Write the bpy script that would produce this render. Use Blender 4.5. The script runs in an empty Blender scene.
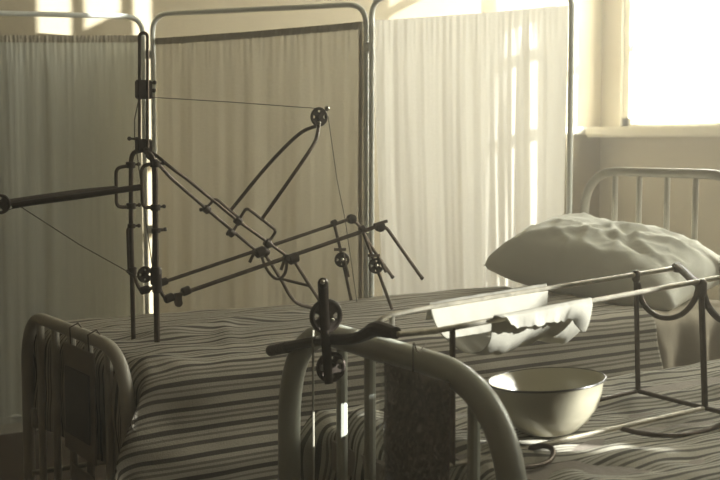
import bpy, math, random
from mathutils import Vector, Matrix, noise
from math import sin, cos, tan, radians, pi, sqrt
random.seed(7)
S = bpy.context.scene
COL = S.collection
# ------------------------------------------------------------------ camera
FPX = 1200.0
YAW = radians(57.4)            # angle between the bed's length (+x) and the view
PITCH = 0.082
CAM = Vector((-1.007, -3.309, 1.30))
cd = bpy.data.cameras.new('camera'); cam = bpy.data.objects.new('camera', cd); COL.objects.link(cam)
cd.sensor_width = 36; cd.lens = FPX * 36 / 720; cd.clip_start = .05; cd.clip_end = 100
FW = Vector((cos(YAW), sin(YAW), 0)); RT = Vector((sin(YAW), -cos(YAW), 0)); UP = Vector((0, 0, 1))
VF = (FW * cos(PITCH) - UP * sin(PITCH)).normalized(); VU = (UP * cos(PITCH) + FW * sin(PITCH)).normalized()
cam.matrix_world = Matrix(((RT.x, VU.x, -VF.x, CAM.x), (RT.y, VU.y, -VF.y, CAM.y), (RT.z, VU.z, -VF.z, CAM.z), (0, 0, 0, 1)))
S.camera = cam
cd.dof.use_dof = True; cd.dof.focus_distance = 3.0; cd.dof.aperture_fstop = 7.0
# ------------------------------------------------------------------ world, sun, windows' daylight, exposure
w = bpy.data.worlds.new('world'); S.world = w; w.use_nodes = True
w.node_tree.nodes['Background'].inputs[0].default_value = (.95, 1.0, .88, 1)
w.node_tree.nodes['Background'].inputs[1].default_value = 1.5
AZ = radians(45); SLOPE = .50                    # sun comes in from +x,-y
sd = Vector((-cos(AZ), sin(AZ), -SLOPE * cos(AZ))).normalized()
sl = bpy.data.lights.new('sun', 'SUN'); sl.energy = 24; sl.angle = radians(.3); sl.color = (1, 1, .90)
so = bpy.data.objects.new('sun', sl); COL.objects.link(so); so.rotation_euler = sd.to_track_quat('-Z', 'Y').to_euler()
def area(name, loc, d, sx, sy, e, c):
    l = bpy.data.lights.new(name, 'AREA'); l.shape = 'RECTANGLE'; l.size = sx; l.size_y = sy; l.energy = e; l.color = c
    o = bpy.data.objects.new(name, l); COL.objects.link(o); o.location = loc
    o.rotation_euler = Vector(d).to_track_quat('-Z', 'Y').to_euler(); return o
area('window_daylight', (4.75, .9, 2.6), (-1, 0, -.15), 2.6, 2.2, 620, (1, .98, .87))
area('window_daylight', (3.95, -1.45, 2.4), (-1, .1, -.25), 1.2, 1.9, 82, (1, .97, .78))
area('window_daylight', (3.95, -4.3, 2.4), (-1, .2, -.25), 1.6, 1.9, 20, (1, .96, .80))
S.view_settings.view_transform = 'Standard'; S.view_settings.look = 'None'; S.view_settings.gamma = 1
S.view_settings.use_curve_mapping = False
S.view_settings.exposure = 0.0
S.cycles.use_denoising = True
S.cycles.max_bounces = 8; S.cycles.diffuse_bounces = 5; S.cycles.transparent_max_bounces = 12
S.cycles.volume_bounces = 0
S.cycles.sample_clamp_indirect = 4
# ------------------------------------------------------------------ pixel rays (720x480) -> points in the room
def ray(px, py):
    return (VF * FPX + RT * (px - 360) + VU * (240 - py)).normalized()
def on_z(px, py, z):
    d = ray(px, py); return CAM + d * ((z - CAM.z) / d.z)
def on_plane(px, py, P0, n):
    d = ray(px, py); return CAM + d * ((P0 - CAM).dot(n) / d.dot(n))
def at_z(px, py, depth):                          # horizontal depth in front of the camera
    d = ray(px, py); return CAM + d * (depth / d.dot(FW))
# ------------------------------------------------------------------ materials
def mat(name, col, rough=.5, metal=0, bump=0, bscale=30, vary=0, vscale=4, sheen=0, trans=0, coat=0, spec=.5, transl=0, stretch=None):
    m = bpy.data.materials.new(name); m.use_nodes = True; nt = m.node_tree; N = nt.nodes; L = nt.links
    b = N['Principled BSDF']; b.inputs['Base Color'].default_value = (*col, 1)
    b.inputs['Roughness'].default_value = rough; b.inputs['Metallic'].default_value = metal
    b.inputs['Specular IOR Level'].default_value = spec
    b.inputs['Coat Weight'].default_value = coat
    b.inputs['Transmission Weight'].default_value = trans
    tc = N.new('ShaderNodeTexCoord'); vec = tc.outputs['Object']
    if stretch:
        mp = N.new('ShaderNodeMapping'); L.new(vec, mp.inputs[0]); mp.inputs['Scale'].default_value = stretch; vec = mp.outputs[0]
    if vary:
        n = N.new('ShaderNodeTexNoise'); n.inputs['Scale'].default_value = vscale; n.inputs['Detail'].default_value = 6
        L.new(vec, n.inputs['Vector'])
        r = N.new('ShaderNodeValToRGB'); r.color_ramp.elements[0].position = .3; r.color_ramp.elements[1].position = .72
        r.color_ramp.elements[0].color = (*[c * (1 - vary) for c in col], 1); r.color_ramp.elements[1].color = (*[min(1, c * (1 + vary * .6)) for c in col], 1)
        L.new(n.outputs['Fac'], r.inputs[0]); L.new(r.outputs[0], b.inputs['Base Color'])
    if bump:
        n2 = N.new('ShaderNodeTexNoise'); n2.inputs['Scale'].default_value = bscale; n2.inputs['Detail'].default_value = 5
        L.new(vec, n2.inputs['Vector'])
        bp = N.new('ShaderNodeBump'); bp.inputs['Strength'].default_value = bump; bp.inputs['Distance'].default_value = .01
        L.new(n2.outputs['Fac'], bp.inputs['Height']); L.new(bp.outputs[0], b.inputs['Normal'])
    if transl:
        t = N.new('ShaderNodeBsdfTranslucent'); t.inputs[0].default_value = (*col, 1)
        mx = N.new('ShaderNodeMixShader'); mx.inputs[0].default_value = transl
        out = N['Material Output']; L.new(b.outputs[0], mx.inputs[1]); L.new(t.outputs[0], mx.inputs[2]); L.new(mx.outputs[0], out.inputs[0])
    return m
def stripe_mat(name, base, dark, period, stops):
    """lengthwise woven stripes: uv.y is the distance across the cloth in metres"""
    m = mat(name, base, .9, bump=.25, bscale=260)
    nt = m.node_tree; N = nt.nodes; L = nt.links; b = N['Principled BSDF']
    uv = N.new('ShaderNodeUVMap'); uv.uv_map = 'UVMap'; sp = N.new('ShaderNodeSeparateXYZ'); L.new(uv.outputs[0], sp.inputs[0])
    dv = N.new('ShaderNodeMath'); dv.operation = 'DIVIDE'; dv.inputs[1].default_value = period; L.new(sp.outputs['Y'], dv.inputs[0])
    fr = N.new('ShaderNodeMath'); fr.operation = 'FRACT'; L.new(dv.outputs[0], fr.inputs[0])
    r = N.new('ShaderNodeValToRGB'); cr = r.color_ramp; cr.interpolation = 'LINEAR'
    while len(cr.elements) > 1: cr.elements.remove(cr.elements[-1])
    cr.elements[0].position = 0; cr.elements[0].color = (*base, 1)
    e = .006
    for (a, w_, k) in stops:
        dc = tuple(base[i] * (1 - k) + dark[i] * k for i in range(3))
        for p, c in ((a - e, base), (a, dc), (a + w_, dc), (a + w_ + e, base)):
            q = cr.elements.new(p); q.color = (*c, 1)
    L.new(fr.outputs[0], r.inputs[0])
    n = N.new('ShaderNodeTexNoise'); n.inputs['Scale'].default_value = 3; n.inputs['Detail'].default_value = 8
    tc = N.new('ShaderNodeTexCoord'); L.new(tc.outputs['Object'], n.inputs['Vector'])
    mr = N.new('ShaderNodeMapRange'); mr.inputs['From Min'].default_value = .3; mr.inputs['From Max'].default_value = .7
    mr.inputs['To Min'].default_value = .8; mr.inputs['To Max'].default_value = 1.08; L.new(n.outputs['Fac'], mr.inputs[0])
    mu = N.new('ShaderNodeMix'); mu.data_type = 'RGBA'; mu.blend_type = 'MULTIPLY'; mu.inputs[0].default_value = 1
    L.new(r.outputs[0], mu.inputs[6]); L.new(mr.outputs[0], mu.inputs[7]); L.new(mu.outputs[2], b.inputs['Base Color'])
    return m
M = dict(
 plaster=mat('wall plaster', (.46, .39, .265), .85, bump=.15, bscale=14, vary=.10, vscale=1.5),  # back wall colour lowered to stand in for weaker daylight through the curtain
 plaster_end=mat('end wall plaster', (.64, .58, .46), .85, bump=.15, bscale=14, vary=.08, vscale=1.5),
 plaster_dim=mat('low bounce plaster', (.20, .155, .105), .85, bump=.15, bscale=14, vary=.10, vscale=1.5),  # for the unseen walls, darkened to cut the light they bounce back
 ceil=mat('ceiling plaster', (.5, .46, .37), .9, bump=.1),
 floor=mat('dark brown floor', (.07, .045, .03), .45, bump=.1, vary=.35, vscale=3),
 sill=mat('painted wood sill', (.72, .68, .56), .4, vary=.05),
 enamel=mat('cream enamel', (.50, .51, .44), .32, bump=.05, bscale=40, vary=.12, vscale=7),
 enamel_old=mat('worn cream enamel', (.47, .44, .37), .4, bump=.06, bscale=40, vary=.2, vscale=9),
 screen=mat('screen enamel', (.80, .81, .74), .35, vary=.08),
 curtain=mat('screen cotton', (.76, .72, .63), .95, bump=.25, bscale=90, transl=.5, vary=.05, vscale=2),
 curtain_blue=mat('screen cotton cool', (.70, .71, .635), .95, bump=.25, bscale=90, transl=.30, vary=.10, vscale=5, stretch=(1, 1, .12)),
 curtain_shaded=mat('screen cotton shaded', (.54, .48, .35), .95, bump=.25, bscale=90, transl=.28, vary=.05, vscale=2),  # same cotton, with the middle panel's shade put into a darker colour
 hem=mat('screen hem', (.47, .42, .32), .95, bump=.3, bscale=120),
 sheer=mat('window sheer', (.80, .82, .74), .95, transl=.55),
 linen=mat('pillow linen', (.86, .86, .78), .85, bump=.35, bscale=9, vary=.04),
 sheet=mat('bed sheet linen', (.42, .37, .29), .9, bump=.35, bscale=12),
 ticking=mat('mattress ticking', (.30, .26, .22), .9, bump=.2, bscale=60, vary=.2),
 steel=mat('dark nickel steel', (.11, .085, .065), .42, metal=.85, vary=.35, vscale=60, bump=.08, bscale=200),
 steel_black=mat('blackened steel', (.055, .042, .034), .45, metal=.7, vary=.3, vscale=60),
 chrome=mat('worn chrome', (.55, .51, .42), .28, metal=.95, vary=.3, vscale=50),
 leather=mat('dark leather', (.06, .042, .032), .5, bump=.3, bscale=90),
 cord=mat('cord', (.12, .11, .085), .8),
 cord_light=mat('pale cord', (.42, .40, .32), .8),
 sling=mat('sling cloth', (.42, .40, .34), .85, bump=.3, bscale=25, transl=.4),
 bowl=mat('enamel bowl', (.38, .35, .26), .3, coat=.3, vary=.08, vscale=10),
 bowl_rim=mat('dark bowl rim', (.035, .03, .026), .3),
 card=mat('brown card', (.10, .055, .035), .35, vary=.35, vscale=8, bump=.5, bscale=5, coat=.5),
 board=mat('chart board', (.26, .22, .18), .6, vary=.15, vscale=12),
 chart=mat('dark chart', (.055, .042, .036), .6, vary=.2, vscale=12),
 shutter=mat('painted shutter', (.55, .52, .42), .6),
)
gm = bpy.data.materials.new('clear plastic'); gm.use_nodes = True; M['plastic'] = gm
nt = gm.node_tree; N = nt.nodes; t = N.new('ShaderNodeBsdfTransparent'); g = N.new('ShaderNodeBsdfGlossy'); g.inputs['Roughness'].default_value = .12
mx = N.new('ShaderNodeMixShader'); mx.inputs[0].default_value = .35
nn = N.new('ShaderNodeTexNoise'); nn.inputs['Scale'].default_value = 5; nn.inputs['Distortion'].default_value = 1.5; bb = N.new('ShaderNodeBump'); bb.inputs['Strength'].default_value = .9; bb.inputs['Distance'].default_value = .08
nt.links.new(nn.outputs['Fac'], bb.inputs['Height']); nt.links.new(bb.outputs[0], g.inputs['Normal'])
nt.links.new(t.outputs[0], mx.inputs[1]); nt.links.new(g.outputs[0], mx.inputs[2]); nt.links.new(mx.outputs[0], N['Material Output'].inputs[0])
gl = bpy.data.materials.new('window glass'); gl.use_nodes = True; M['glass'] = gl
nt = gl.node_tree; N = nt.nodes; t = N.new('ShaderNodeBsdfTransparent'); g = N.new('ShaderNodeBsdfGlossy'); g.inputs['Roughness'].default_value = .02
mx = N.new('ShaderNodeMixShader'); mx.inputs[0].default_value = .06
nt.links.new(t.outputs[0], mx.inputs[1]); nt.links.new(g.outputs[0], mx.inputs[2]); nt.links.new(mx.outputs[0], N['Material Output'].inputs[0])
STOP = [(.04, .09, 1), (.22, .05, .7), (.33, .05, .7), (.48, .10, 1), (.66, .04, .6), (.79, .08, .9)]
M['stripe'] = stripe_mat('striped blanket', (.45, .41, .33), (.075, .062, .05), .105, STOP)
M['stripe2'] = stripe_mat('striped blanket front', (.48, .45, .37), (.075, .065, .05), .095, STOP)
nt = M['sheer'].node_tree; N = nt.nodes; tr = N.new('ShaderNodeBsdfTransparent'); mx = N.new('ShaderNodeMixShader'); mx.inputs[0].default_value = .50
src_ = N['Material Output'].inputs[0].links[0].from_socket
nt.links.new(src_, mx.inputs[1]); nt.links.new(tr.outputs[0], mx.inputs[2]); nt.links.new(mx.outputs[0], N['Material Output'].inputs[0])
hz = bpy.data.materials.new('haze'); hz.use_nodes = True; hz.node_tree.nodes.remove(hz.node_tree.nodes['Principled BSDF']); M['haze'] = hz
vs_ = hz.node_tree.nodes.new('ShaderNodeVolumeScatter'); vs_.inputs['Density'].default_value = 0.036; vs_.inputs['Anisotropy'].default_value = .55; vs_.inputs['Color'].default_value = (1, .92, .76, 1)
hz.node_tree.links.new(vs_.outputs[0], hz.node_tree.nodes['Material Output'].inputs['Volume'])
# ------------------------------------------------------------------ mesh helpers
class MB:
    def __init__(s): s.v = []; s.f = []; s.uv = {}
    def add(s, vs, fs):
        k = len(s.v); s.v += [Vector(p) for p in vs]; s.f += [tuple(i + k for i in f) for f in fs]; return s
    def box(s, a, b, bev=0):
        x0, y0, z0 = a; x1, y1, z1 = b
        if bev <= 0:
            vs = [(x, y, z) for z in (z0, z1) for y in (y0, y1) for x in (x0, x1)]
            return s.add(vs, [(0, 2, 3, 1), (4, 5, 7, 6), (0, 1, 5, 4), (2, 6, 7, 3), (0, 4, 6, 2), (1, 3, 7, 5)])
        import bmesh
        bm = bmesh.new(); bmesh.ops.create_cube(bm, size=1)
        for v in bm.verts: v.co = Vector(((x0 + x1) / 2 + v.co.x * (x1 - x0), (y0 + y1) / 2 + v.co.y * (y1 - y0), (z0 + z1) / 2 + v.co.z * (z1 - z0)))
        bmesh.ops.bevel(bm, geom=bm.edges[:], offset=bev, segments=2, affect='EDGES')
        bm.verts.index_update(); s.add([v.co.copy() for v in bm.verts], [tuple(v.index for v in f.verts) for f in bm.faces]); bm.free(); return s
    def tube(s, pts, r, n=10, closed=False, flat=None):
        pts = [Vector(p) for p in pts]; m = len(pts); rs = r if isinstance(r, (list, tuple)) else [r] * m
        tang = []
        for i in range(m):
            a = pts[(i - 1) % m] if (i > 0 or closed) else pts[0]; b = pts[(i + 1) % m] if (i < m - 1 or closed) else pts[-1]
            d = b - a; tang.append(d.normalized() if d.length > 1e-9 else Vector((0, 0, 1)))
        ref = Vector((0, 0, 1)) if abs(tang[0].z) < .9 else Vector((0, 1, 0))
        if flat is not None: ref = Vector(flat)
        u = (ref - tang[0] * ref.dot(tang[0])).normalized(); vs = []
        for i in range(m):
            u = (u - tang[i] * u.dot(tang[i])).normalized(); w_ = tang[i].cross(u)
            for k in range(n):
                a = 2 * pi * k / n
                ru, rw = (rs[i], rs[i]) if not isinstance(rs[i], tuple) else rs[i]
                vs.append(pts[i] + u * cos(a) * ru + w_ * sin(a) * rw)
        fs = []
        for i in range(m if closed else m - 1):
            j = (i + 1) % m
            for k in range(n): fs.append((i * n + k, i * n + (k + 1) % n, j * n + (k + 1) % n, j * n + k))
        if not closed: fs.append(tuple(range(n - 1, -1, -1))); fs.append(tuple((m - 1) * n + k for k in range(n)))
        return s.add(vs, fs)
    def bar(s, a, b, hw, ht, up=(0, 0, 1)):            # flat bar of rectangular section
        a = Vector(a); b = Vector(b); t = (b - a).normalized(); u = Vector(up); u = (u - t * u.dot(t)).normalized(); w_ = t.cross(u)
        vs = [p + u * su * hw + w_ * sw * ht for p in (a, b) for su, sw in ((-1, -1), (1, -1), (1, 1), (-1, 1))]
        return s.add(vs, [(0, 1, 2, 3), (7, 6, 5, 4), (0, 4, 5, 1), (1, 5, 6, 2), (2, 6, 7, 3), (3, 7, 4, 0)])
    def lathe(s, prof, c, axis=(0, 0, 1), n=32):
        ax = Vector(axis).normalized(); u = ax.orthogonal().normalized(); w_ = ax.cross(u); c = Vector(c); vs = []; m = len(prof)
        for r, h in prof:
            for k in range(n):
                a = 2 * pi * k / n; vs.append(c + ax * h + (u * cos(a) + w_ * sin(a)) * max(r, 1e-5))
        fs = [(i * n + k, i * n + (k + 1) % n, (i + 1) * n + (k + 1) % n, (i + 1) * n + k) for i in range(m - 1) for k in range(n)]
        fs.append(tuple(range(n - 1, -1, -1))); fs.append(tuple((m - 1) * n + k for k in range(n)))
        return s.add(vs, fs)
    def ball(s, c, r, sc=(1, 1, 1), n=12):
        vs = []; fs = []; m = n // 2
        for i in range(m + 1):
            th = pi * i / m
            for k in range(n): a = 2 * pi * k / n; vs.append(Vector(c) + Vector((r * sc[0] * sin(th) * cos(a), r * sc[1] * sin(th) * sin(a), r * sc[2] * cos(th))))
        for i in range(m):
            for k in range(n): fs.append((i * n + k, (i + 1) * n + k, (i + 1) * n + (k + 1) % n, i * n + (k + 1) % n))
        return s.add(vs, fs)
    def build(s, name, m, parent=None, off=None, sharp=35, **tags):
        o_ = Vector((0, 0, 0))
        if off is not None: o_ = Vector(off)
        me = bpy.data.meshes.new(name); me.from_pydata([v - o_ for v in s.v], [], s.f); me.validate()
        me.materials.append(M[m]); me.update()
        for p in me.polygons: p.use_smooth = True
        me.set_sharp_from_angle(angle=radians(sharp))
        o = bpy.data.objects.new(name, me); COL.objects.link(o)
        if parent is not None: o.parent = parent
        elif off is not None: o.location = o_
        for k, v in tags.items(): o[k] = v
        return o
def thing(name, label, cat, loc, rz=0, group=None):
    o = bpy.data.objects.new(name, None); COL.objects.link(o); o.location = loc; o.rotation_euler = (0, 0, rz)
    o.empty_display_size = .1; o['label'] = label; o['category'] = cat
    if group: o['group'] = group
    return o
def rnd(pts, r, n=6):                                 # round the corners of a polyline
    pts = [Vector(p) for p in pts]; out = [pts[0]]
    for i in range(1, len(pts) - 1):
        a, b, c = pts[i - 1], pts[i], pts[i + 1]; d1 = min(r, (a - b).length * .48); d2 = min(r, (c - b).length * .48)
        p = b + (a - b).normalized() * d1; q = b + (c - b).normalized() * d2
        for k in range(n + 1):
            t = k / n; out.append(p * (1 - t) ** 2 + b * 2 * t * (1 - t) + q * t * t)
    out.append(pts[-1]); return out
def arc(pts, n=8):                                     # Catmull-Rom through the points
    pts = [Vector(p) for p in pts]; P = [pts[0] * 2 - pts[1]] + pts + [pts[-1] * 2 - pts[-2]]; out = []
    for i in range(1, len(P) - 2):
        for k in range(n):
            t = k / n; a, b, c, d = P[i - 1], P[i], P[i + 1], P[i + 2]
            out.append(.5 * ((2 * b) + (c - a) * t + (2 * a - 5 * b + 4 * c - d) * t * t + (3 * b - a - 3 * c + d) * t ** 3))
    out.append(pts[-1]); return out
def grid_obj(name, m, fn, nu, nv, parent=None, off=(0, 0, 0), uvf=None, solid=0, loc=None, sub=0, **tags):
    off = Vector(off)
    me = bpy.data.meshes.new(name); vs = []; uvs = []
    for i in range(nu + 1):
        for j in range(nv + 1):
            vs.append(Vector(fn(i / nu, j / nv)) - off); uvs.append(uvf(i / nu, j / nv) if uvf else (i / nu, j / nv))
    fs = [(i * (nv + 1) + j, (i + 1) * (nv + 1) + j, (i + 1) * (nv + 1) + j + 1, i * (nv + 1) + j + 1) for i in range(nu) for j in range(nv)]
    me.from_pydata(vs, [], fs); me.materials.append(M[m]); ul = me.uv_layers.new(name='UVMap')
    for p in me.polygons:
        p.use_smooth = True
        for li in p.loop_indices: ul.data[li].uv = uvs[me.loops[li].vertex_index]
    o = bpy.data.objects.new(name, me); COL.objects.link(o)
    if parent is not None: o.parent = parent
    else: o.location = off if loc is None else loc
    if solid: md = o.modifiers.new('thickness', 'SOLIDIFY'); md.thickness = solid; md.offset = 0
    if sub: md = o.modifiers.new('smooth', 'SUBSURF'); md.levels = sub; md.render_levels = sub
    for k, v in tags.items(): o[k] = v
    return o
def nz(x, y=0, z=0): return noise.noise(Vector((x, y, z)))
def ss(a, b, x): t = max(0, min(1, (x - a) / (b - a))); return t * t * (3 - 2 * t)
# ------------------------------------------------------------------ room
XE, YB = 4.10, 2.0          # end wall (with windows), back wall
XL, YF, ZC = -3.6, -6.2, 4.3
def struct(o, **k): o['kind'] = 'structure'; return o
struct(MB().box((XL - .1, YF - .1, -.1), (XE + .1, YB + .1, 0)).build('floor', 'floor'))
struct(MB().box((XL - .1, YF - .1, ZC), (XE + .1, YB + .1, ZC + .1)).build('ceiling', 'ceil'))
struct(MB().box((XL, YB, 0), (XE, YB + .1, ZC)).build('wall_back', 'plaster'))
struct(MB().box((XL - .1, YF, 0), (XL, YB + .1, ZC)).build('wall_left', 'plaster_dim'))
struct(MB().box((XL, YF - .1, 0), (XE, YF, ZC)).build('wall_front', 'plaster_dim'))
ZS = 1.385                   # window sill height
WIN = [(.35, 1.84, ZS, 3.35), (-2.15, -.84, ZS, 4.1), (-5.6, -4.0, ZS, 3.6)]
mb = MB(); ys = sorted({YF, YB + .1, *[q for w_ in WIN for q in w_[:2]]})
for a, b in zip(ys[:-1], ys[1:]):
    hole = [w_ for w_ in WIN if abs(w_[0] - a) < 1e-6]
    if hole: mb.box((XE, a, 0), (XE + .1, b, hole[0][2])); mb.box((XE, a, hole[0][3]), (XE + .1, b, ZC))
    else: mb.box((XE, a, 0), (XE + .1, b, ZC))
struct(mb.build('wall_right', 'plaster_end'))
struct(MB().box((XL, YB - .03, 0), (XE, YB, .14)).build('baseboard_back', 'sill'))
struct(MB().box((XE - .03, YF, 0), (XE, YB - .03, .14)).build('baseboard_right', 'sill'))
struct(MB().box((XE - .5, YB - .03, ZS - .045), (XE - .0, YB, ZS), .008).build('trim_1', 'sill'))
for i, (y0, y1, z0, z1) in enumerate(WIN):
    f = MB(); t_ = .05; X0, X1 = XE + .02, XE + .07
    f.box((X0, y0, z0), (X1, y0 + t_, z1)); f.box((X0, y1 - t_, z0), (X1, y1, z1)); f.box((X0, y0, z0), (X1, y1, z0 + t_)); f.box((X0, y0, z1 - t_), (X1, y1, z1))
    for ym, hw in (((y0 + y1) / 2, .03),) if i != 1 else ((-1.27, .007), (-1.035, .007), (-1.749, .004)):
        f.box((X0, ym - hw, z0), (X1, ym + hw, z1))
    for zz in (z0 + .455, z0 + .92, z0 + 1.38, z0 + 1.75) if i == 0 else ((z0 + .45, z0 + .95, z0 + 1.265, z0 + 2.30) if i == 1 else ()):
        f.box((X0 + .01, y0, zz - .018), (X1 - .01, y1, zz + .018))
    wo = struct(f.build('window_%d' % (i + 1), 'sill'))
    MB().box((XE + .042, y0 + .03, z0 + .03), (XE + .046, y1 - .03, z1 - .03)).build('window_pane', 'glass', wo)
    if i: MB().box((XE - .10, y0 - .08, z0 - .05), (XE + .02, y1 + .08, z0), .01).build('window_sill', 'sill', wo)
    else: MB().box((XE - .16, y0 - 1.0, z0 - .06), (XE + .02, YB - .03, z0), .012).build('window_sill', 'sill', wo)
    sh = []  # unseen panels added to block the sun except on chosen spots
    if i == 1: sh = [(-1.708, -1.05, ZS + .03, 3.44), (-.915, -.86, ZS + .03, 3.44), (-2.13, -1.775, ZS + .03, 3.44), (-1.775, -1.708, 2.80, 3.44), (-2.13, -1.50, 3.44, 4.08)]
    if i == 2: sh = [(-5.58, -4.02, ZS + .03, 2.50), (-5.24, -4.02, 2.50, 2.60), (-5.10, -4.02, 2.60, 2.76), (-4.99, -4.02, 2.76, 2.95), (-5.58, -5.345, 2.50, 2.82), (-5.58, -4.02, 2.95, 3.58)]
    for a in sh:
        k = MB().box((XE + .072, a[0], a[2]), (XE + .09, a[1], a[3]))
        k.build('window_shutter', 'shutter', wo)
MB().box((XL + .02, YF + .02, .02), (XE - .01, YB - .04, ZC - .02)).build('haze', 'haze', kind='stuff', label='haze volume added to the ward air, veiling the light and lifting the darks', category='haze')  # scattering volume added for window glow and softer contrast
# sheer curtain in the visible window
def wcurt(u, v):
    y = 1.745 - u * 1.50; z = 3.42 - v * (3.42 - ZS - .012)
    a = .5 + .5 * v
    x = XE - .055 + a * (.022 * sin(u * 52 + 1.5 * sin(u * 9)) + .012 * nz(u * 22, v * 1.5))
    y += .012 * sin(v * 3 + u * 20) - .035 * ss(.2,.55,v)*(1-ss(.6,1,v)) * (1 - u)
    return (x, y - .04*ss(0,.3,v)*(1-u), z)
grid_obj('window_curtain', 'sheer', wcurt, 220, 30, off=(XE - .055, 1.05, 3.42),
         label='sunlit sheer white curtain hanging in front of the window', category='curtain')
MB().tube([(XE - .055, 1.92, 3.43), (XE - .055, .2, 3.43)], .012).build('curtain_rod', 'steel', off=(XE - .055, 1.05, 3.43),
         label='thin dark rod carrying the sheer white curtain above the window', category='curtain rod')
# ------------------------------------------------------------------ folding screen behind the striped bed
def P2(px, Z): p = at_z(px, 141.4, Z); return Vector((p.x, p.y, 0))
poles = [P2(-75, 5.02), P2(149.5, 5.46), P2(368.5, 5.04), P2(573, 4.66)]
HT = [1.875, 1.868, 1.868, 1.872]
scr = thing('folding_screen', 'three-panel folding ward screen, cream tube frames with gathered cotton curtains, behind the beds', 'screen', (poles[1].x, poles[1].y, 0))
SO = Vector((poles[1].x, poles[1].y, 0))
for i in range(3):
    A, B = poles[i], poles[i + 1]; d = (B - A).normalized(); nrm = Vector((d.y, -d.x, 0))
    if nrm.dot(CAM - A) < 0: nrm = -nrm
    a = A + d * [.012, .024, .014][i]; b = B - d * [.024, .012, .012][i]; zt = [1.858, 1.868, 1.895][i]; za = zt - (.022 if i == 0 else 0); zb = zt
    path = rnd([a + UP * .12, a + UP * za, b + UP * zb, b + UP * .12], .085, 8)
    fr = MB().tube(path, .0115, 12).tube([a + UP * .10, b + UP * .10], .008, 8).build('panel_frame', 'screen', scr, SO)
    for q in (a, b):
        MB().tube([q - nrm * .14 + UP * .02, q - nrm * .12 + UP * .03, q + UP * .12, q + nrm * .12 + UP * .03, q + nrm * .14 + UP * .02], .009, 8).build('foot', 'screen', fr, SO)
    # curtain: gathered on a wire between the poles
    tz = [(1.745, 1.775), (1.762, 1.797), (1.80, 1.822)][i]
    seed = i * 7.3; L_ = (b - a).length
    def cf(u, v, a=a, d=d, nrm=nrm, L_=L_, tz=tz, seed=seed, i=i):
        top = tz[0] * (1 - u) + tz[1] * u - .004 * sin(pi * u); z = top + (.07 - top) * v
        g = ss(0, .02, v)
        off = .0022 * sin(u * 190 + 3 * nz(u * 30, seed)) * (1 - ss(.0, .12, v)) * g
        off += [.028, .022, .024][i] * ss(.0, .4, v) * nz(u * 6 + seed, v * .7, 3)
        off += [.014, .010, .014][i] * ss(0, .12, v) * nz(u * 17 + seed + .6 * v, v * .8, 7) + [.004, .003, .005][i] * nz(u * 38 + seed, v * 1.1, 5)
        inset = .02 + (.045 * ss(0, .5, v) if i == 2 else 0)
        uu = .014 + u * (L_ - .028) + (.06 * (1 - u) * ss(.05, 1, v) * (i == 2))
        return a + d * uu + nrm * (-.002 + off) + UP * z
    c = grid_obj('curtain', ['curtain_blue', 'curtain_shaded', 'curtain'][i], cf, 260, 40, scr, SO)
    def hf(u, v, cf=cf):
        p = cf(u, v * .022); return p + nrm * (.0035)
    def hf2(u, v, cf=cf, nrm=nrm):
        p = cf(u, v * .018); q = .0009 * sin(u * 330 + 2 * nz(u * 40)); return p + nrm * (.006 + q)
    if i < 2: grid_obj('hem', 'hem', hf2, 400, 3, c, SO, label='gathered hem band along the curtain top')
def sh2(u, v, a=None):
    q = poles[2] - (poles[2] - poles[1]).normalized() * (.062 - .018 * u); n_ = Vector((.40, -.92, 0))
    return q + Vector((-.0, -.028, 0)) + UP * (1.79 - 1.70 * v) + Vector((.004 * nz(v * 4), 0, 0))
grid_obj('side_hem', 'hem', sh2, 3, 30, scr, SO, solid=.002)
for i in (1, 2):
    for z in (1.69, .9):
        MB().lathe([(.0, -.02), (.016, -.018), (.016, .018), (0, .02)], poles[i] + UP * z, n=14).build('hinge', 'screen', scr, SO)
# ------------------------------------------------------------------ beds
RB = radians(-3.6); FB = at_z(289.5, 475, 2.53); FB.z = 0
FQ = [(on_plane(px, 420, FB, Matrix.Rotation(RB, 3, 'Z') @ Vector((1, 0, 0))) - FB).xy.length / .81 for px in (342, 370, 402, 437, 474)]
def make_bed(label, loc, rz, Lb, Wb, zf, zh, tube, mname, fr0, fr1, low=False):
    """local: x along the bed from the footboard, y from the far side (0) towards the near side (-Wb)"""
    root = thing('hospital_bed', label, 'bed', loc, rz)
    for end, X, zt in (('footboard', 0, zf), ('headboard', Lb, zh)):
        path = rnd([(X, 0, .06), (X, 0, zt), (X, -Wb, zt), (X, -Wb, .06)], (.16 if low else .23) if end == 'footboard' else .17, 10)
        fr = MB().tube(path, tube, 16).build(end + '_frame', mname, root)
        zc = .30
        MB().tube([(X, 0, zc), (X, -Wb, zc)], .011, 10).build('cross_bar', mname, root)
        for q_ in (fr0 if X == 0 else fr1):
            y = -Wb * q_
            e = 0.0
            yy = min(abs(y), Wb - abs(y)); 
            if yy < .16: e = .02 * (1 - yy / .16)
            MB().tube([(X, y, zc), (X, y, zt - e)], .0105 if tube < .02 else .011, 10).build('spindle', mname, root)
        for y in (0, -Wb):
            MB().lathe([(.0, 0), (.022, .005), (.028, .03), (.022, .055), (.012, .06), (.012, .09)], (X, y, 0), n=14).build('caster', 'steel_black', root)
    for y in (-.03, -Wb + .03):
        MB().box((.0, y - .012, .50), (Lb, y + .012, .555), .003).build('side_rail', mname, root)
    if low: MB().tube([(0, -.02, .37), (Lb, -.02, .37)], .008, 8).build('stretcher', mname, root)
    sp = MB()
    for k in range(12): x = .12 + k * (Lb - .24) / 11; sp.bar((x, -.04, .545), (x, -Wb + .04, .545), .012, .002, (1, 0, 0))
    sp.build('spring_base', 'steel', root)
    return root
LA, WA, ZMA = 2.10, .754, .775
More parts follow.
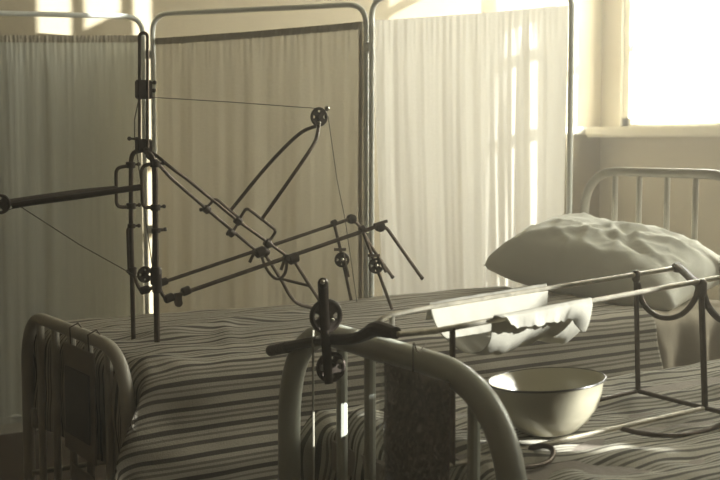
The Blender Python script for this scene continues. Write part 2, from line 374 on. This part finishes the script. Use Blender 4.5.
bedA = make_bed('old cream metal hospital bed with rounded tubular ends, standing beside the folding screen', (0, 0, 0), 0, LA, WA, .822, 1.192, .0165, 'enamel_old', (.165, .33, .50, .665, .84), (.21, .367, .54, .707, .87), True)
RB = radians(-3.6); FB = at_z(289.5, 475, 2.53); FB.z = 0
LB_, WB_, ZMB = 2.05, .81, .735
bedB = make_bed('cream metal hospital bed nearest the camera with a thick rounded tubular footboard', FB, RB, LB_, WB_, .918, 1.15, .0240, 'enamel', FQ, (.17, .33, .5, .67, .83))
RM = Matrix.Rotation(RB, 4, 'Z')
def bB(x, y, z=0): return FB + RM @ Vector((x, y, z))
mb = MB().box((.05, -WA + .03, .56), (LA - .04, -.03, ZMA - .015), .05)
mb.build('mattress', 'ticking', off=(1.05, -.38, .56), label='dark striped-ticking mattress under the blanket on the bed by the screen', category='mattress')
mb = MB().box((.06, -WB_ + .03, .56), (LB_ - .04, -.03, ZMB - .015), .05)
o = mb.build('mattress', 'ticking', label='mattress under the striped blanket on the bed nearest the camera', category='mattress'); o.location = FB; o.rotation_euler = (0, 0, RB)
def drop(d, r):                                       # arc length past the edge -> (outward, down)
    if d <= 0: return 0, 0
    q = r * pi / 2
    if d < q: return r * sin(d / r), r * (1 - cos(d / r))
    return r, r + d - q
def blanket(name, m, x0, x1, yf, yn, z0, foot, sides, seed, label, loc, rz, fold=None, r=.055, nu=230, nv=150, ext=None, amp=1.0, flare=0):
    """x0..x1 flat part along the bed, yn..yf across; foot: drop at foot end; sides: drop on (far, near)"""
    S0 = -foot; S1 = x1 - x0; T0 = -sides[0]; T1 = (yf - yn) + sides[1]; W_ = yf - yn
    def fn(u, v):
        s = S0 + (S1 - S0) * u; t = T0 + (T1 - T0) * v
        if ext: s = min(s, 99)
        of, df = drop(-s, r); on, dn = drop(t - W_, r); oo, do = drop(-t, r)
        x = x0 + max(s, 0) - of
        y = yf - max(0, min(t, W_)) + oo - on
        dz = max(df, dn, do) + .35 * min(df, max(dn, do))
        k = min(1, dz / .08)
        h = .012 * sin(pi * max(0, min(1, t / W_))) * (1 - k)
        # wrinkles: long soft ripples plus short diagonal creases
        n1 = nz(s * 1.6 + seed, t * 9) * .010 + nz(s * 5 + seed, t * 17, 2) * .0055 + nz(s * 12 + t * 9, t * 24 - s * 5, seed) * .0028
        ed = ss(.3, 0, s); n1 += ed * nz(s * 9, t * 14, seed + 5) * .016
        n1 *= amp
        if fold: n1 += fold(s, t)
        z = z0 + h - dz + n1 * (1 - k)
        side = (n1 * .9 + .007 * sin(s * 15 + 2 * nz(s * 2, seed)) * ss(0, .3, dn)) * k
        x -= .07 * ss(.03, .2, dn) * ss(.35, 0, s) * flare; y -= .055 * ss(.02, .35, dn) * flare
        if dn > 0: y -= side
        elif do > 0: y += side
        if df > 0: x -= side
        # hems wave
        if sides[1] and v > .9: z += (v - .9) / .1 * .012 * nz(s * 4, seed)
        if u > .97: x += .02 * nz(t * 5, seed)
        return (x, y, z)
    def uvf(u, v): 
        s = S0 + (S1 - S0) * u
        return (s, T0 + (T1 - T0) * v + .004 * nz(s * 3, v * 9, seed))
    o = grid_obj(name, m, fn, nu, nv, uvf=uvf, solid=.004, label=label, category='blanket'); o.location = loc; o.rotation_euler = (0, 0, rz); return o
def foldA(s, t):
    d = (t - .42) + .30 * (s - .2)
    return .020 * math.exp(-(d / .035) ** 2) * ss(-.05, .15, s) * (1 - ss(.55, .9, s)) + .006 * math.exp(-(((s - .30) + .4 * (t - .5)) / .03) ** 2) * ss(.2, .4, t) * ss(.75, .5, t)
blanket('striped_blanket', 'stripe', .07, 1.66, -.02, -.735, .785, .30, (.25, .45), 3.1,
        'dark striped cream blanket hanging down the side of the bed by the folding screen', (0, 0, 0), 0, foldA, flare=1)
blanket('striped_blanket', 'stripe2', .12, 1.93, -.02, -WB_ + .02, ZMB - .018, .35, (.12, .30), 9.7,
        'striped cream blanket on the nearest bed, under the metal splint and the bowl', FB, RB, amp=2.1)
# lower sheet at the head of the far bed, hanging down the side beneath the pillow
def fsh(u, v):
    s = 1.62 + .44 * u; W_ = .70; t = -.02 + (W_ + .40) * v
    on, dn = drop(t - W_, .05)
    y = -.03 - max(0, min(t, W_)) - on; k = min(1, dn / .1)
    n = .012 * nz(s * 9, t * 5) + .006 * nz(s * 25, t * 9)
    lean = -.10 * ss(0, .4, dn) * (1-u)
    return (s + lean * -1 * k + .01 * nz(t * 6, s), y - (n + .018 * sin(s * 38 + dn * 4)) * k, .780 - dn + n * (1 - k))
grid_obj('bed_sheet', 'sheet', fsh, 60, 80, solid=.003, label='creased brownish sheet hanging below the pillow of the bed by the screen', category='sheet')
# pillow
def make_pillow():
    L1, W1, H1 = .72, .46, .175
    c = Vector((1.88, -.36, .825))
    import bmesh
    nu, nv = 60, 44; vs = []; fs = []
    def prof(a, b):
        ea = 1 - abs(a) ** 2.6; eb = 1 - abs(b) ** 2.6
        return max(0, ea) ** .40 * max(0, eb) ** .40
    ang = radians(-74)
    mbp = MB(); idx = {}
    for side in (1, -1):
        for i in range(nu + 1):
            for j in range(nv + 1):
                a = -1 + 2 * i / nu; b = -1 + 2 * j / nv
                if side < 0 and (i in (0, nu) or j in (0, nv)): idx[(side, i, j)] = idx[(1, i, j)]; continue
                pinch = 1 - .10 * (1 - abs(a) ** 2) * abs(b) ** 3; pl = 1 - .09 * (1 - b * b) * abs(a) ** 3
                x = a * L1 / 2 * pl; y = b * W1 / 2 * pinch; h = prof(a, b)
                hz = H1 * (1.12 - .12 * a) * h
                cre = 0
                if side > 0:
                    cre = (-.011 * math.exp(-((a * .8 + b * .55 - .10) / .07) ** 2) * ss(-.9, -.2, b) + .012 * math.exp(-((a * .5 - b * .8 - .25) / .06) ** 2)
                           + .012 * nz(a * 2.4, b * 2.6, 4) + .005 * nz(a * 7, b * 6, 1) + .011 * (max(0, .16 - abs(nz(a * 1.9 + b * .9 + 2, b * 1.5 - a * .4, 8))) / .16) ** 2 + .006 * (max(0, .12 - abs(nz(a * 3.9, b * 2.7 + a, 5))) / .12) ** 2 - .008 - .012 * math.exp(-((a * .35 + b * .9 + .25) / .05) ** 2) * ss(-.6, .3, a)) * h
                    z = hz * .80 + cre
                else: z = -hz * .42
                edge = 1 - h
                q = Vector((x, y + .01 * nz(a * 7, b * 7) * edge, z))
                idx[(side, i, j)] = len(mbp.v); mbp.v.append(q)
        for i in range(nu):
            for j in range(nv):
                f = (idx[(side, i, j)], idx[(side, i + 1, j)], idx[(side, i + 1, j + 1)], idx[(side, i, j + 1)])
                mbp.f.append(f if side > 0 else f[::-1])
    R = Matrix.Rotation(ang, 4, 'Z') @ Matrix.Rotation(radians(6.5), 4, 'Y') @ Matrix.Rotation(radians(9), 4, 'X')
    mbp.v = [R @ v for v in mbp.v]
    o = mbp.build('pillow', 'linen', sharp=180, label='plump creased white pillow lying at the head of the bed by the screen', category='pillow')
    o.location = c + Vector((0, 0, .045)); return o
make_pillow()
# ------------------------------------------------------------------ chart holders on the two footboards
ch = thing('chart_holder', 'metal chart holder with dark charts hung inside the footboard of the bed by the screen', 'chart holder', (-.02, -.42, .74))
O_ = Vector((-.02, -.42, .74))
def hold(y0, y1, z0, z1, m, nm, x=-.025, t=.004, par=ch):
    return MB().box((x - t, y0, z0), (x, y1, z1), .0015).build(nm, m, par, O_)
hold(-.615, -.395, .53, .80, 'board', 'back_plate')
hold(-.59, -.42, .575, .745, 'chart', 'chart_sheet', -.031)
hold(-.60, -.44, .30, .50, 'board', 'lower_plate')
hold(-.565, -.475, .36, .46, 'chart', 'lower_sheet', -.031)
for y in (-.57, -.44): MB().tube([(-.024, y, .79), (-.026, y, .84), (-.005, y, .85), (.01, y, .83)], .002, 6).build('hook', 'steel', ch, O_)
# brown card in a clear sleeve hung from the near footboard
nB = (RM @ Vector((1, 0, 0))).normalized(); wB = (RM @ Vector((0, -1, 0))).normalized()
Pc = bB(-.032, 0)
def fb(px, py, off=.032): return on_plane(px, py, bB(-off, 0), nB)
tl, tr, bl, br = fb(383, 358), fb(452, 378), fb(383, 492), fb(452, 500)
zt_ = tl.z; hh = .36
cs = thing('patient_card', 'brown patient card in a crinkled clear plastic sleeve hung on the nearest footboard', 'card', (tl.x, tl.y, zt_ - hh))
CO = Vector((tl.x, tl.y, zt_ - hh)); Wc = (tr - tl).length
def cardf(u, v, o=0): p = tl + wB * (u * Wc * 1.0); p.z = zt_ - .0 - v * hh; return p - nB * (o + .004 * nz(u * 3, v * 4))
grid_obj('card', 'card', lambda u, v: cardf(.03 + .94 * u, .02 + .96 * v), 20, 24, cs, CO, solid=.0015)
grid_obj('plastic_sleeve', 'plastic', lambda u, v: cardf(u, v, .006 + .005 * nz(u * 6, v * 7, 3) + .004 * nz(u * 14 + v * 5, v * 12, 3)), 60, 80, cs, CO)
hk = fb(413, 372, .036); 
MB().tube(arc([hk, fb(413, 352, .038), fb(414, 343, .034), bB(-.0, -(hk - FB).dot(wB) * -1 * -1, 0) * 0 + Vector((*(fb(418, 341, .028).xy), .943)), fb(426, 344, -.012)], 6), .0012, 6).build('wire_hook', 'steel', cs, CO)
# ------------------------------------------------------------------ traction splint on the bed by the screen
F0 = on_z(133, 338, .80); Wd = Vector((0, -1, 0)); SEP = .15
def pa(px, py, k=0.0): return on_plane(px, py, F0 + Wd * SEP * k, Vector((0, 1, 0)))   # k=0 far side, 1 near side
tfr = thing('traction_splint', 'dark wire-and-rod leg traction splint with pulleys standing on the bed by the screen', 'splint', (F0.x, F0.y - .075, .79))
TO = Vector((F0.x, F0.y - .075, .79))
def rod(name, pts, r=.0052, rd=.02, m='steel', par=tfr, n=8, off=TO, sm=False, **k):
    P = arc(pts) if sm else (rnd(pts, rd) if len(pts) > 2 else pts)
    return MB().tube(P, r, n).build(name, m, par, off, **k)
def wheel(par, c, r, axis=(0, 1, 0), m='steel_black', off=TO, th=.010, frame=True, name='pulley'):
    ax = Vector(axis).normalized(); c = Vector(c)
    u = ax.orthogonal().normalized(); u = (UP - ax * UP.dot(ax)).normalized(); v = ax.cross(u)
    mb = MB(); ring = [c + (u * cos(a) + v * sin(a)) * r * .86 for a in [2 * pi * k / 24 for k in range(24)]]
    mb.tube(ring, (r * .16), 8, closed=True)
    R0 = r * .78
    # disc with four round holes, made of spokes that widen outwards
    for k in range(4):
        a0 = pi / 4 + k * pi / 2
        prof = []
        for s_ in (-1, 1):
            prof += [(s_ * .24, .15), (s_ * .20, .5), (s_ * .42, .82)]
        pts = [(-.28, .1), (-.26, .5), (-.52, .80), (.52, .80), (.26, .5), (.28, .1)]
        d = u * cos(a0) + v * sin(a0); e = ax.cross(d)
        vs = [c + (d * q + e * p) * r + ax * s * th * .3 for s in (-1, 1) for p, q in pts]
        mb.add(vs, [(0, 1, 4, 5), (1, 2, 3, 4), (11, 10, 7, 6), (10, 9, 8, 7)] + [(i, i + 6, (i + 1) % 6 + 6, (i + 1) % 6) for i in range(6)])
    p = mb.build(name, m, par, off)
    MB().lathe([(.0, -th * .9), (r * .30, -th * .85), (r * .34, 0), (r * .30, th * .85), (0, th * .9)], c, ax, 14).build('hub', m, p, off)
    return p
def collar(c, r, h, axis=(0, 0, 1), m='steel_black', name='clamp', off=TO, par=tfr, screw=None):
    mb = MB().lathe([(r * .8, -h), (r, -h * .8), (r, h * .8), (r * .8, h)], c, axis, 12)
    if screw is not None:
        s = Vector(screw); mb.tube([Vector(c), Vector(c) + s], .0028, 6); mb.ball(Vector(c) + s, .0055, n=8)
    return mb.build(name, m, par, off)
# posts
rod('post', [pa(143, 150, .4), pa(134, 152, .1), pa(131, 158), pa(131, 225), pa(133.5, 340)], .006, .015)
rod('post', [pa(145, 150, .6), pa(153, 158, 1), pa(155, 168, 1), pa(155.5, 240, 1), pa(157, 342, 1)], .0075, .015)
# upper narrow loop with its two blocks
rod('top_loop', [pa(139.5, 148, .5), pa(139.5, 33, .5), pa(147.5, 33, .55), pa(147.5, 148, .6)], .0042, .012)
for (y0, y1) in ((80, 99), (139, 152)):
    a, b = pa(143.5, y0, .5), pa(143.5, y1, .5)
    MB().box((a.x - .019, a.y - .012, b.z), (a.x + .019, a.y + .012, a.z), .003).build('clamp_block', 'steel_black', tfr, TO)
for p, d in ((pa(137, 139, .5), (-.02, 0, .001)), (pa(149, 84, .5), (.014, -.002, .004)), (pa(149, 88, .5), (.012, -.002, -.006))):
    collar(p, .005, .004, (1, 0, 0), screw=d)
# brackets at the left and the arm
rod('bracket', [pa(132, 165), pa(116, 168), pa(116.5, 207), pa(132, 207)], .0045, .015)
rod('bracket', [pa(156, 163, 1), pa(141.5, 166, 1), pa(142.5, 207.5, 1), pa(158, 207.5, 1)], .0045, .015)
for px, py, k, sg in ((130.5, 165, 0, 1), (131, 206, 0, 1), (155, 164, 1, 1), (155.5, 207.5, 1, 1)):
    collar(pa(px, py, k), .012, .008, screw=(sg * .022, 0, .002))
tip = pa(5, 204, .5)
rod('arm', [tip + Vector((.012, .012, .002)), pa(30, 199.5, .33), pa(80, 192.5, .1), pa(116, 189, 0)], .0085, .02, 'steel_black')
rod('arm', [tip + Vector((.012, -.012, -.004)), pa(30, 202.5, .67), pa(80, 196, .9), pa(141.5, 187, 1)], .0075, .02, 'steel_black')
wheel(tfr, pa(0.5, 204, .5), .0235)
MB().bar(pa(0, 203, .42), pa(24, 203, .42), .006, .002).build('pulley_fork', 'steel_black', tfr, TO)
# lower guides on the posts
rod('bracket', [pa(133, 226), pa(127.5, 228), pa(129, 271), pa(134, 271)], .004, .01)
rod('bracket', [pa(163, 230, 1), pa(154, 229, 1), pa(153, 276, 1), pa(158, 278, 1)], .004, .01)
collar(pa(131.5, 226), .010, .006, screw=(.02, 0, 0)); collar(pa(156, 230.5, 1), .011, .006, screw=(.024, 0, .002))
collar(pa(132.5, 271), .011, .010, screw=(-.012, 0, 0)); collar(pa(156, 276, 1), .014, .022)
wheel(tfr, pa(145, 274.5, .6), .0205)
rod('hook', [pa(134, 273, 0), pa(137, 284, .2), pa(141, 291, .4), pa(147, 290, .6), pa(157, 286, 1)], .0048, .012)
collar(pa(145, 290, .6), .010, .012, (1, 0, .2)); collar(pa(157, 287, 1), .012, .014)
rod('hook', [pa(158, 284, 1), pa(163, 296, 1), pa(168, 299, 1), pa(180, 296, 1)], .005, .012)
# long rails
rod('rail', [pa(158, 284, 0), pa(350, 219, 0)], .0050)
rod('rail', [pa(168, 298.5, 1), pa(378, 226, 1)], .0056)
collar(pa(163, 282, 0), .010, .012, (1, 0, .3)); collar(pa(169, 298, 1), .011, .012, (1, 0, .3)); collar(pa(186, 291, 1), .011, .011, (1, 0, .3))
MB().bar(pa(178, 293, 1.05), pa(178, 303, 1.05), .009, .004, (1, 0, 0)).lathe([(0, -.004), (.010, -.003), (.010, .003), (0, .004)], pa(178.5, 303, 1.05), (0, 1, 0), 14).build('clamp', 'steel', tfr, TO)
# thigh rods
rod('thigh_rod', [pa(143, 149, .4), pa(152, 157, .3), pa(160, 166, .15), pa(171, 178.5, 0), pa(207, 209.5, 0), pa(258, 252.5, 0)], .0043, .012)
rod('thigh_rod', [pa(146, 149, .7), pa(157, 156, .9), pa(170, 167, 1), pa(188, 180, 1), pa(238, 221, 1), pa(291, 259, 1)], .0043, .012)
collar(pa(151, 156, .7), .011, .010, (1, 0, -.8)); collar(pa(154, 163, 1), .010, .009)
rod('bracket', [pa(206, 208.5), pa(215.5, 198), pa(240.5, 219), pa(232.5, 232.5)], .0040, .012)
rod('bracket', [pa(238, 221, 1), pa(246.5, 207.5, 1), pa(276.5, 230.5, 1), pa(268, 243.5, 1)], .0040, .012)
for px, py, k, s_ in ((206.5, 209.5, 0, (-.016, 0, 0)), (231, 233, 0, (-.010, 0, -.002)), (238, 221, 1, (0, -.012, 0)), (267.5, 243.5, 1, (.006, 0, .008))):
    collar(pa(px, py, k), .0105, .009, (.77, 0, -.64), screw=s_)
# raised loop with pulley
tp = pa(319, 117, .5)
rod('loop_arm', [pa(231, 210, 0), pa(262, 172, 0), pa(285, 147, .08), pa(302, 132, .25), pa(316, 126, .42)], .0052, .05, sm=True)
rod('loop_arm', [pa(262, 219, 1), pa(288, 182, 1), pa(308, 153, .9), pa(316, 139, .75), pa(319, 124, .55)], .0050, .05, 'steel', sm=True)
wheel(tfr, tp, .0262)
MB().ball(pa(327, 108.5, .5), .0075, n=10).build('knob', 'chrome', tfr, TO)
MB().ball(pa(319, 123, .6), .006, n=10).build('rivet', 'chrome', tfr, TO)
# knee joints and lower leg frame
collar(pa(260, 252, 0), .014, .014, (1, 0, .3)); collar(pa(265, 252, 0), .013, .010, (1, 0, -1))
collar(pa(293, 258.5, 1), .014, .014, (1, 0, .3)); collar(pa(287, 258.5, 1), .011, .010, (0, 1, 0))
rod('stub', [pa(254, 253, 0), pa(249.5, 262.5, 0)], .0045); rod('stub', [pa(285, 258, 1), pa(281, 270, 1)], .0045)
rod('support_hoop', [pa(261, 254, 0), pa(265, 266, 0), pa(272, 276, .2), pa(279, 279, .5), pa(284.5, 274, .8), pa(286.5, 266, 1), pa(286, 259, 1)], .0042, sm=True)
rod('shin_rod', [pa(264, 253, 0), pa(280, 278, 0), pa(291, 297, 0), pa(300, 304.5, 0), pa(313, 308, 0)], .0048, sm=True)
rod('shin_rod', [pa(293, 259, 1), pa(310, 286, 1), pa(331, 318, 1)], .0048)
rod('cross_bar', [pa(280, 278.5, 0), pa(310, 286, 1)], .0042)
# far end: joints, drop bars, pulleys
for (jx, jy, k, a, b, c) in ((351.5, 219, 0, (360, 226), (370, 245), (392, 276.5)), (380, 227, 1, (386, 227), (400, 247), (421.5, 277.5))):
    MB().lathe([(0, -.010), (.013, -.008), (.014, 0), (.013, .008), (0, .010)], pa(jx, jy, k), (0, 1, 0), 16).build('joint', 'steel_black', tfr, TO)
    rod('end_rod', [pa(jx, jy, k), pa(*a, k), pa(*b, k), pa(*c, k)], .0050, .015)
    MB().tube([pa(*c, k), pa(c[0] + 1, c[1] + 1, k)], .0062, 8).build('cap', 'steel_black', tfr, TO)
MB().bar(pa(374, 225, 1.06), pa(387, 221, 1.06), .004, .003).build('wing_screw', 'steel', tfr, TO)
for (t0, m0, b0, k, wc, sr) in (((334, 223), (341, 252), (351, 300), 0, (340.5, 259.5), ((343, 254), (348.5, 277))),
                               ((362, 229), (373, 258), (392, 309), 1, (374.5, 265.5), ((378, 256), (386, 272)))):
    rod('drop_bar', [pa(*t0, k), pa(*m0, k), pa(*b0, k)], .0046, .02)
    q = pa(*wc, k) + Vector((0, -.008, 0))
    wheel(tfr, q, .0215, (.35, 1, .0))
    rod('stub', [pa(*sr[0], k + .12), pa(*sr[1], k + .12)], .0045)
    MB().bar(pa(wc[0] - 6, wc[1] - 10, k + .1), pa(wc[0] + 5, wc[1] - 10, k + .1), .004, .003).build('wing_screw', 'steel', tfr, TO)
    MB().ball(q + Vector((-.006, -.012, .002)), .005, n=8).build('rivet', 'chrome', tfr, TO)
    collar(pa(*t0, k), .009, .008, (1, 0, .3))
# cords
def cord(pts, r=.0011, m='cord', par=tfr, off=TO): return MB().tube(pts, r, 6).build('cord', m, par, off)
cord([pa(147, 97, .55), pa(232, 102.2, .5), pa(318, 108.5, .5)]); cord([pa(328, 116, .5), pa(337, 180, .4), pa(345, 219, .3), pa(357, 302, .2)])
cord([pa(2, 212, .5), pa(20, 206, .5)]); cord([pa(18, 205, .5), pa(80, 245, .4), pa(141, 279, .55)], .0013)
cord([pa(139, 98, .45), pa(134.5, 120, .4), pa(134.5, 138, .35)], .0014); cord([pa(135, 139, .35), pa(152, 264, .7)], .0014)
# ------------------------------------------------------------------ leg splint frame on the nearest bed
ZB = ZMB + .022
FR = on_z(638, 391, ZB); NR = on_z(705, 408, ZB)
yw = YAW - radians(57); Ld = Vector((cos(yw), sin(yw), 0)); Pn = Vector((-sin(yw), cos(yw), 0))
def pb(px, py, k=0.0): return on_plane(px, py, FR + (NR - FR) * k, Pn)
sb = thing('leg_splint', 'plated rectangular leg splint frame standing on the nearest bed around the enamel bowl', 'splint', (FR.x, FR.y, ZB))
BO = Vector((FR.x, FR.y, ZB))
def rb(name, pts, r=.0055, rd=.02, m='chrome', sm=False): return rod(name, pts, r, rd, m, sb, 10, BO, sm)
rb('top_rail', [pb(374, 328, 0), pb(384, 316.5, 0), pb(432, 307, 0), pb(676, 268, 0)], .0052, .015)
rb('top_rail', [pb(398, 334.5, 1), pb(432, 331.5, 1), pb(495, 320, 1), pb(600, 299.5, 1), pb(760, 270, 1)], .0052, .02)
rb('base_rail', [pb(440, 436, 0), pb(638, 391, 0)], .0048, m='steel'); rb('base_rail', [pb(425, 471, 1), pb(705, 408, 1)], .0050, m='chrome')
rb('base_cross', [FR, NR, NR + (NR - FR) * .5], .0052, m='steel')
rb('upright', [FR, pb(636, 274, 0)], .0056, m='steel'); rb('upright', [NR, pb(701, 282, 1)], .0065, m='steel')
rb('upright', [pb(452.5, 328, 1), pb(452.5, 465, 1)], .0056, m='steel')
rb('upright', [pb(392, 314, 0), pb(392, 331, 0)], .0055, m='chrome')
rb('base_cross', [pb(446, 435, 0), pb(450, 465, 1)], .0048, m='steel')
# leather half rings and joints at the right
rb('half_ring', [pb(638, 283, 0), pb(643, 303, .05), pb(655, 315, .25), pb(668, 318, .5), pb(682, 314, .75), pb(694, 301, .95), pb(699, 285, 1)], .0058, m='steel', sm=True)
rb('half_ring', [pb(702, 288, 1), pb(708, 306, 1.0), pb(722, 320, 1.2), pb(742, 318, 1.4)], .0072, m='leather', sm=True)
rb('leather_strap', [pb(676, 266, 0), pb(684, 272, .3), pb(692, 280, .6), pb(699, 284, .95)], .0085, m='leather', sm=True)
MB().ball(pb(677, 267.5, 0), .013, (1, 1, .9)).build('joint', 'leather', sb, BO)
MB().lathe([(.008, -.02), (.012, -.014), (.012, .010), (.008, .016)], pb(701, 287, 1), n=14).build('joint', 'steel', sb, BO)
MB().lathe([(.006, -.012), (.0085, -.008), (.0085, .008), (.006, .012)], pb(636, 276, 0), n=12).build('joint', 'steel', sb, BO)
# curved bars low down
rb('base_loop', [pb(620, 428, 1), pb(640, 433, 1.1), pb(670, 435.5, 1.25), pb(700, 432, 1.3), pb(722, 424, 1.3)], .0050, m='steel', sm=True)
rb('base_loop', [pb(527, 449, 1.0), pb(543, 446, 1.1), pb(553, 450, 1.2), pb(550, 460, 1.3), pb(535, 466, 1.35), pb(505, 468, 1.35)], .0050, m='steel', sm=True)
# sling cloth over the rails
r0, r1 = pb(430, 307.4, 0), pb(548, 288, 0); q0, q1 = pb(492, 320.5, 1), pb(589, 301.6, 1)
def slf(u, v):
    a = r0.lerp(r1, u); b = q0.lerp(q1, u)
    wob = .004 * nz(u * 5, v * 6, 2) + .0025 * nz(u * 9 + v * 3, v * 4, 7)
    if v < .08:                                                         # short turn over the far rail
        t = v / .08; return a + Vector((0, 0, -.026 + .035 * t + wob * .3)) + Pn * (.010 * (1 - t) + .004)
    if v < .74:                                                         # hammock between the rails
        t = (v - .08) / .66; p = a.lerp(b, t); sag = .078 + .012 * u + .006 * sin(u * 7)
        z = -sag * (4 * t * (1 - t)) ** .62 + .009 * (1 - t) + .009 * t
        return p + Vector((0, 0, z + wob * 2.2 * sin(pi * t))) - Pn * .050 * sin(pi * t) * t - Ld * .045 * sin(pi * t) * u
    t = (v - .74) / .26                                                 # ragged flap over the near rail
    L1 = .030 + .008 * nz(u * 5, 3) + .004 * nz(u * 25, 1) - .030 * ss(.25, 0, u) + .03 * ss(.8, 1, u)
    hang = min(1, t * 5)
    return b + Vector((0, 0, .009 - L1 * t + .004 * nz(u * 14) * t)) - Pn * (.009 * hang + .004 + .010 * t * (1 + nz(u * 6, t))) - Ld * .03 * t * u
grid_obj('sling', 'sling', slf, 90, 90, off=(r0 + q1) / 2, solid=.0015, label='white cloth sling draped between the rails of the splint above the bowl', category='sling')
# bowl
bc = on_z(549.5, 430.5, ZMB + .002); bc.z = ZMB + .002
bw = thing('enamel_bowl', 'cream enamel bowl with dark rim standing on the nearest bed below the cloth sling', 'bowl', bc)
prof = [(0.0, .004), (.050, .000), (.058, .004), (.078, .022), (.096, .046), (.105, .074), (.109, .096), (.113, .100)]
inner = [(.111, .102), (.106, .096), (.101, .074), (.092, .047), (.074, .025), (.054, .009), (0, .007)]
Tm = Matrix.Rotation(radians(3.5), 4, Vector((-RT.y, RT.x, 0)))
sc_ = 1.0
mb = MB().lathe(prof + inner, (0, 0, 0), n=64); mb.v = [v * sc_ for v in mb.v]; mb.build('body', 'bowl', bw)
mb = MB().tube([Vector((.1135 * cos(a), .1125 * sin(a), .101)) * sc_ for a in [2 * pi * k / 64 for k in range(64)]], .0022, 8, closed=True); mb.build('rim', 'bowl_rim', bw, label='thin dark rim')
bw.rotation_euler = Matrix.Rotation(radians(-4), 3, FW).to_euler()
# ------------------------------------------------------------------ pulley clamp on the nearest footboard
def pf(px, py, off=.05): return on_plane(px, py, bB(-off, 0), nB)
c0 = pf(325, 335)
pc = thing('pulley_clamp', 'blackened double pulley bracket clamped across the top rail of the nearest footboard', 'pulley clamp', c0)
def bld(mb, n, m, par=pc, **k): return mb.build(n, m, par, c0, **k)
ax = wB
mbp = MB(); mbp.tube([pf(323, 284, .062), pf(324, 310, .062), pf(326, 345, .062), pf(329, 384, .062)], [(.0115, .006), (.0105, .006), (.010, .006), (.009, .005)], 12, flat=tuple(nB))
bld(mbp, 'upright_bar', 'steel_black'); bld(MB().ball(pf(323, 283, .066), .0105, (1, 1, 1)), 'knob', 'steel_black')
bld(MB().ball(pf(322.5, 282, .078), .0045), 'bolt', 'chrome')
for (x, y, r) in ((326, 316, .0335), (331, 367, .0300)):
    wheel(pc, pf(x, y, .045), r, tuple(wB * .93 - nB * .10), 'steel_black', c0, .010)
bld(MB().ball(pf(332.5, 320, .075), .0038), 'bolt', 'chrome'); bld(MB().ball(pf(340, 362, .075), .005), 'bolt', 'chrome')
lev = arc([pf(274, 350, .03), pf(290, 346, .035), pf(325, 340, .042), pf(352, 339, .045), pf(366, 334, .045), pf(376, 329, .045), pf(388, 331, .045), pf(396, 333, .045)], 5)
bld(MB().tube(lev, [.0105 + .004 * math.exp(-((i - 26) / 6) ** 2) for i in range(len(lev))], 10), 'clamp_bar', 'steel_black')
bld(MB().tube([pf(271, 350.5, .03), pf(288, 347, .034)], .0125, 12), 'grip', 'leather')
bld(MB().tube([pf(313, 330, .05), pf(313.5, 500, .05)], .0022, 6), 'cord', 'cord_light', label='pale hanging cord')
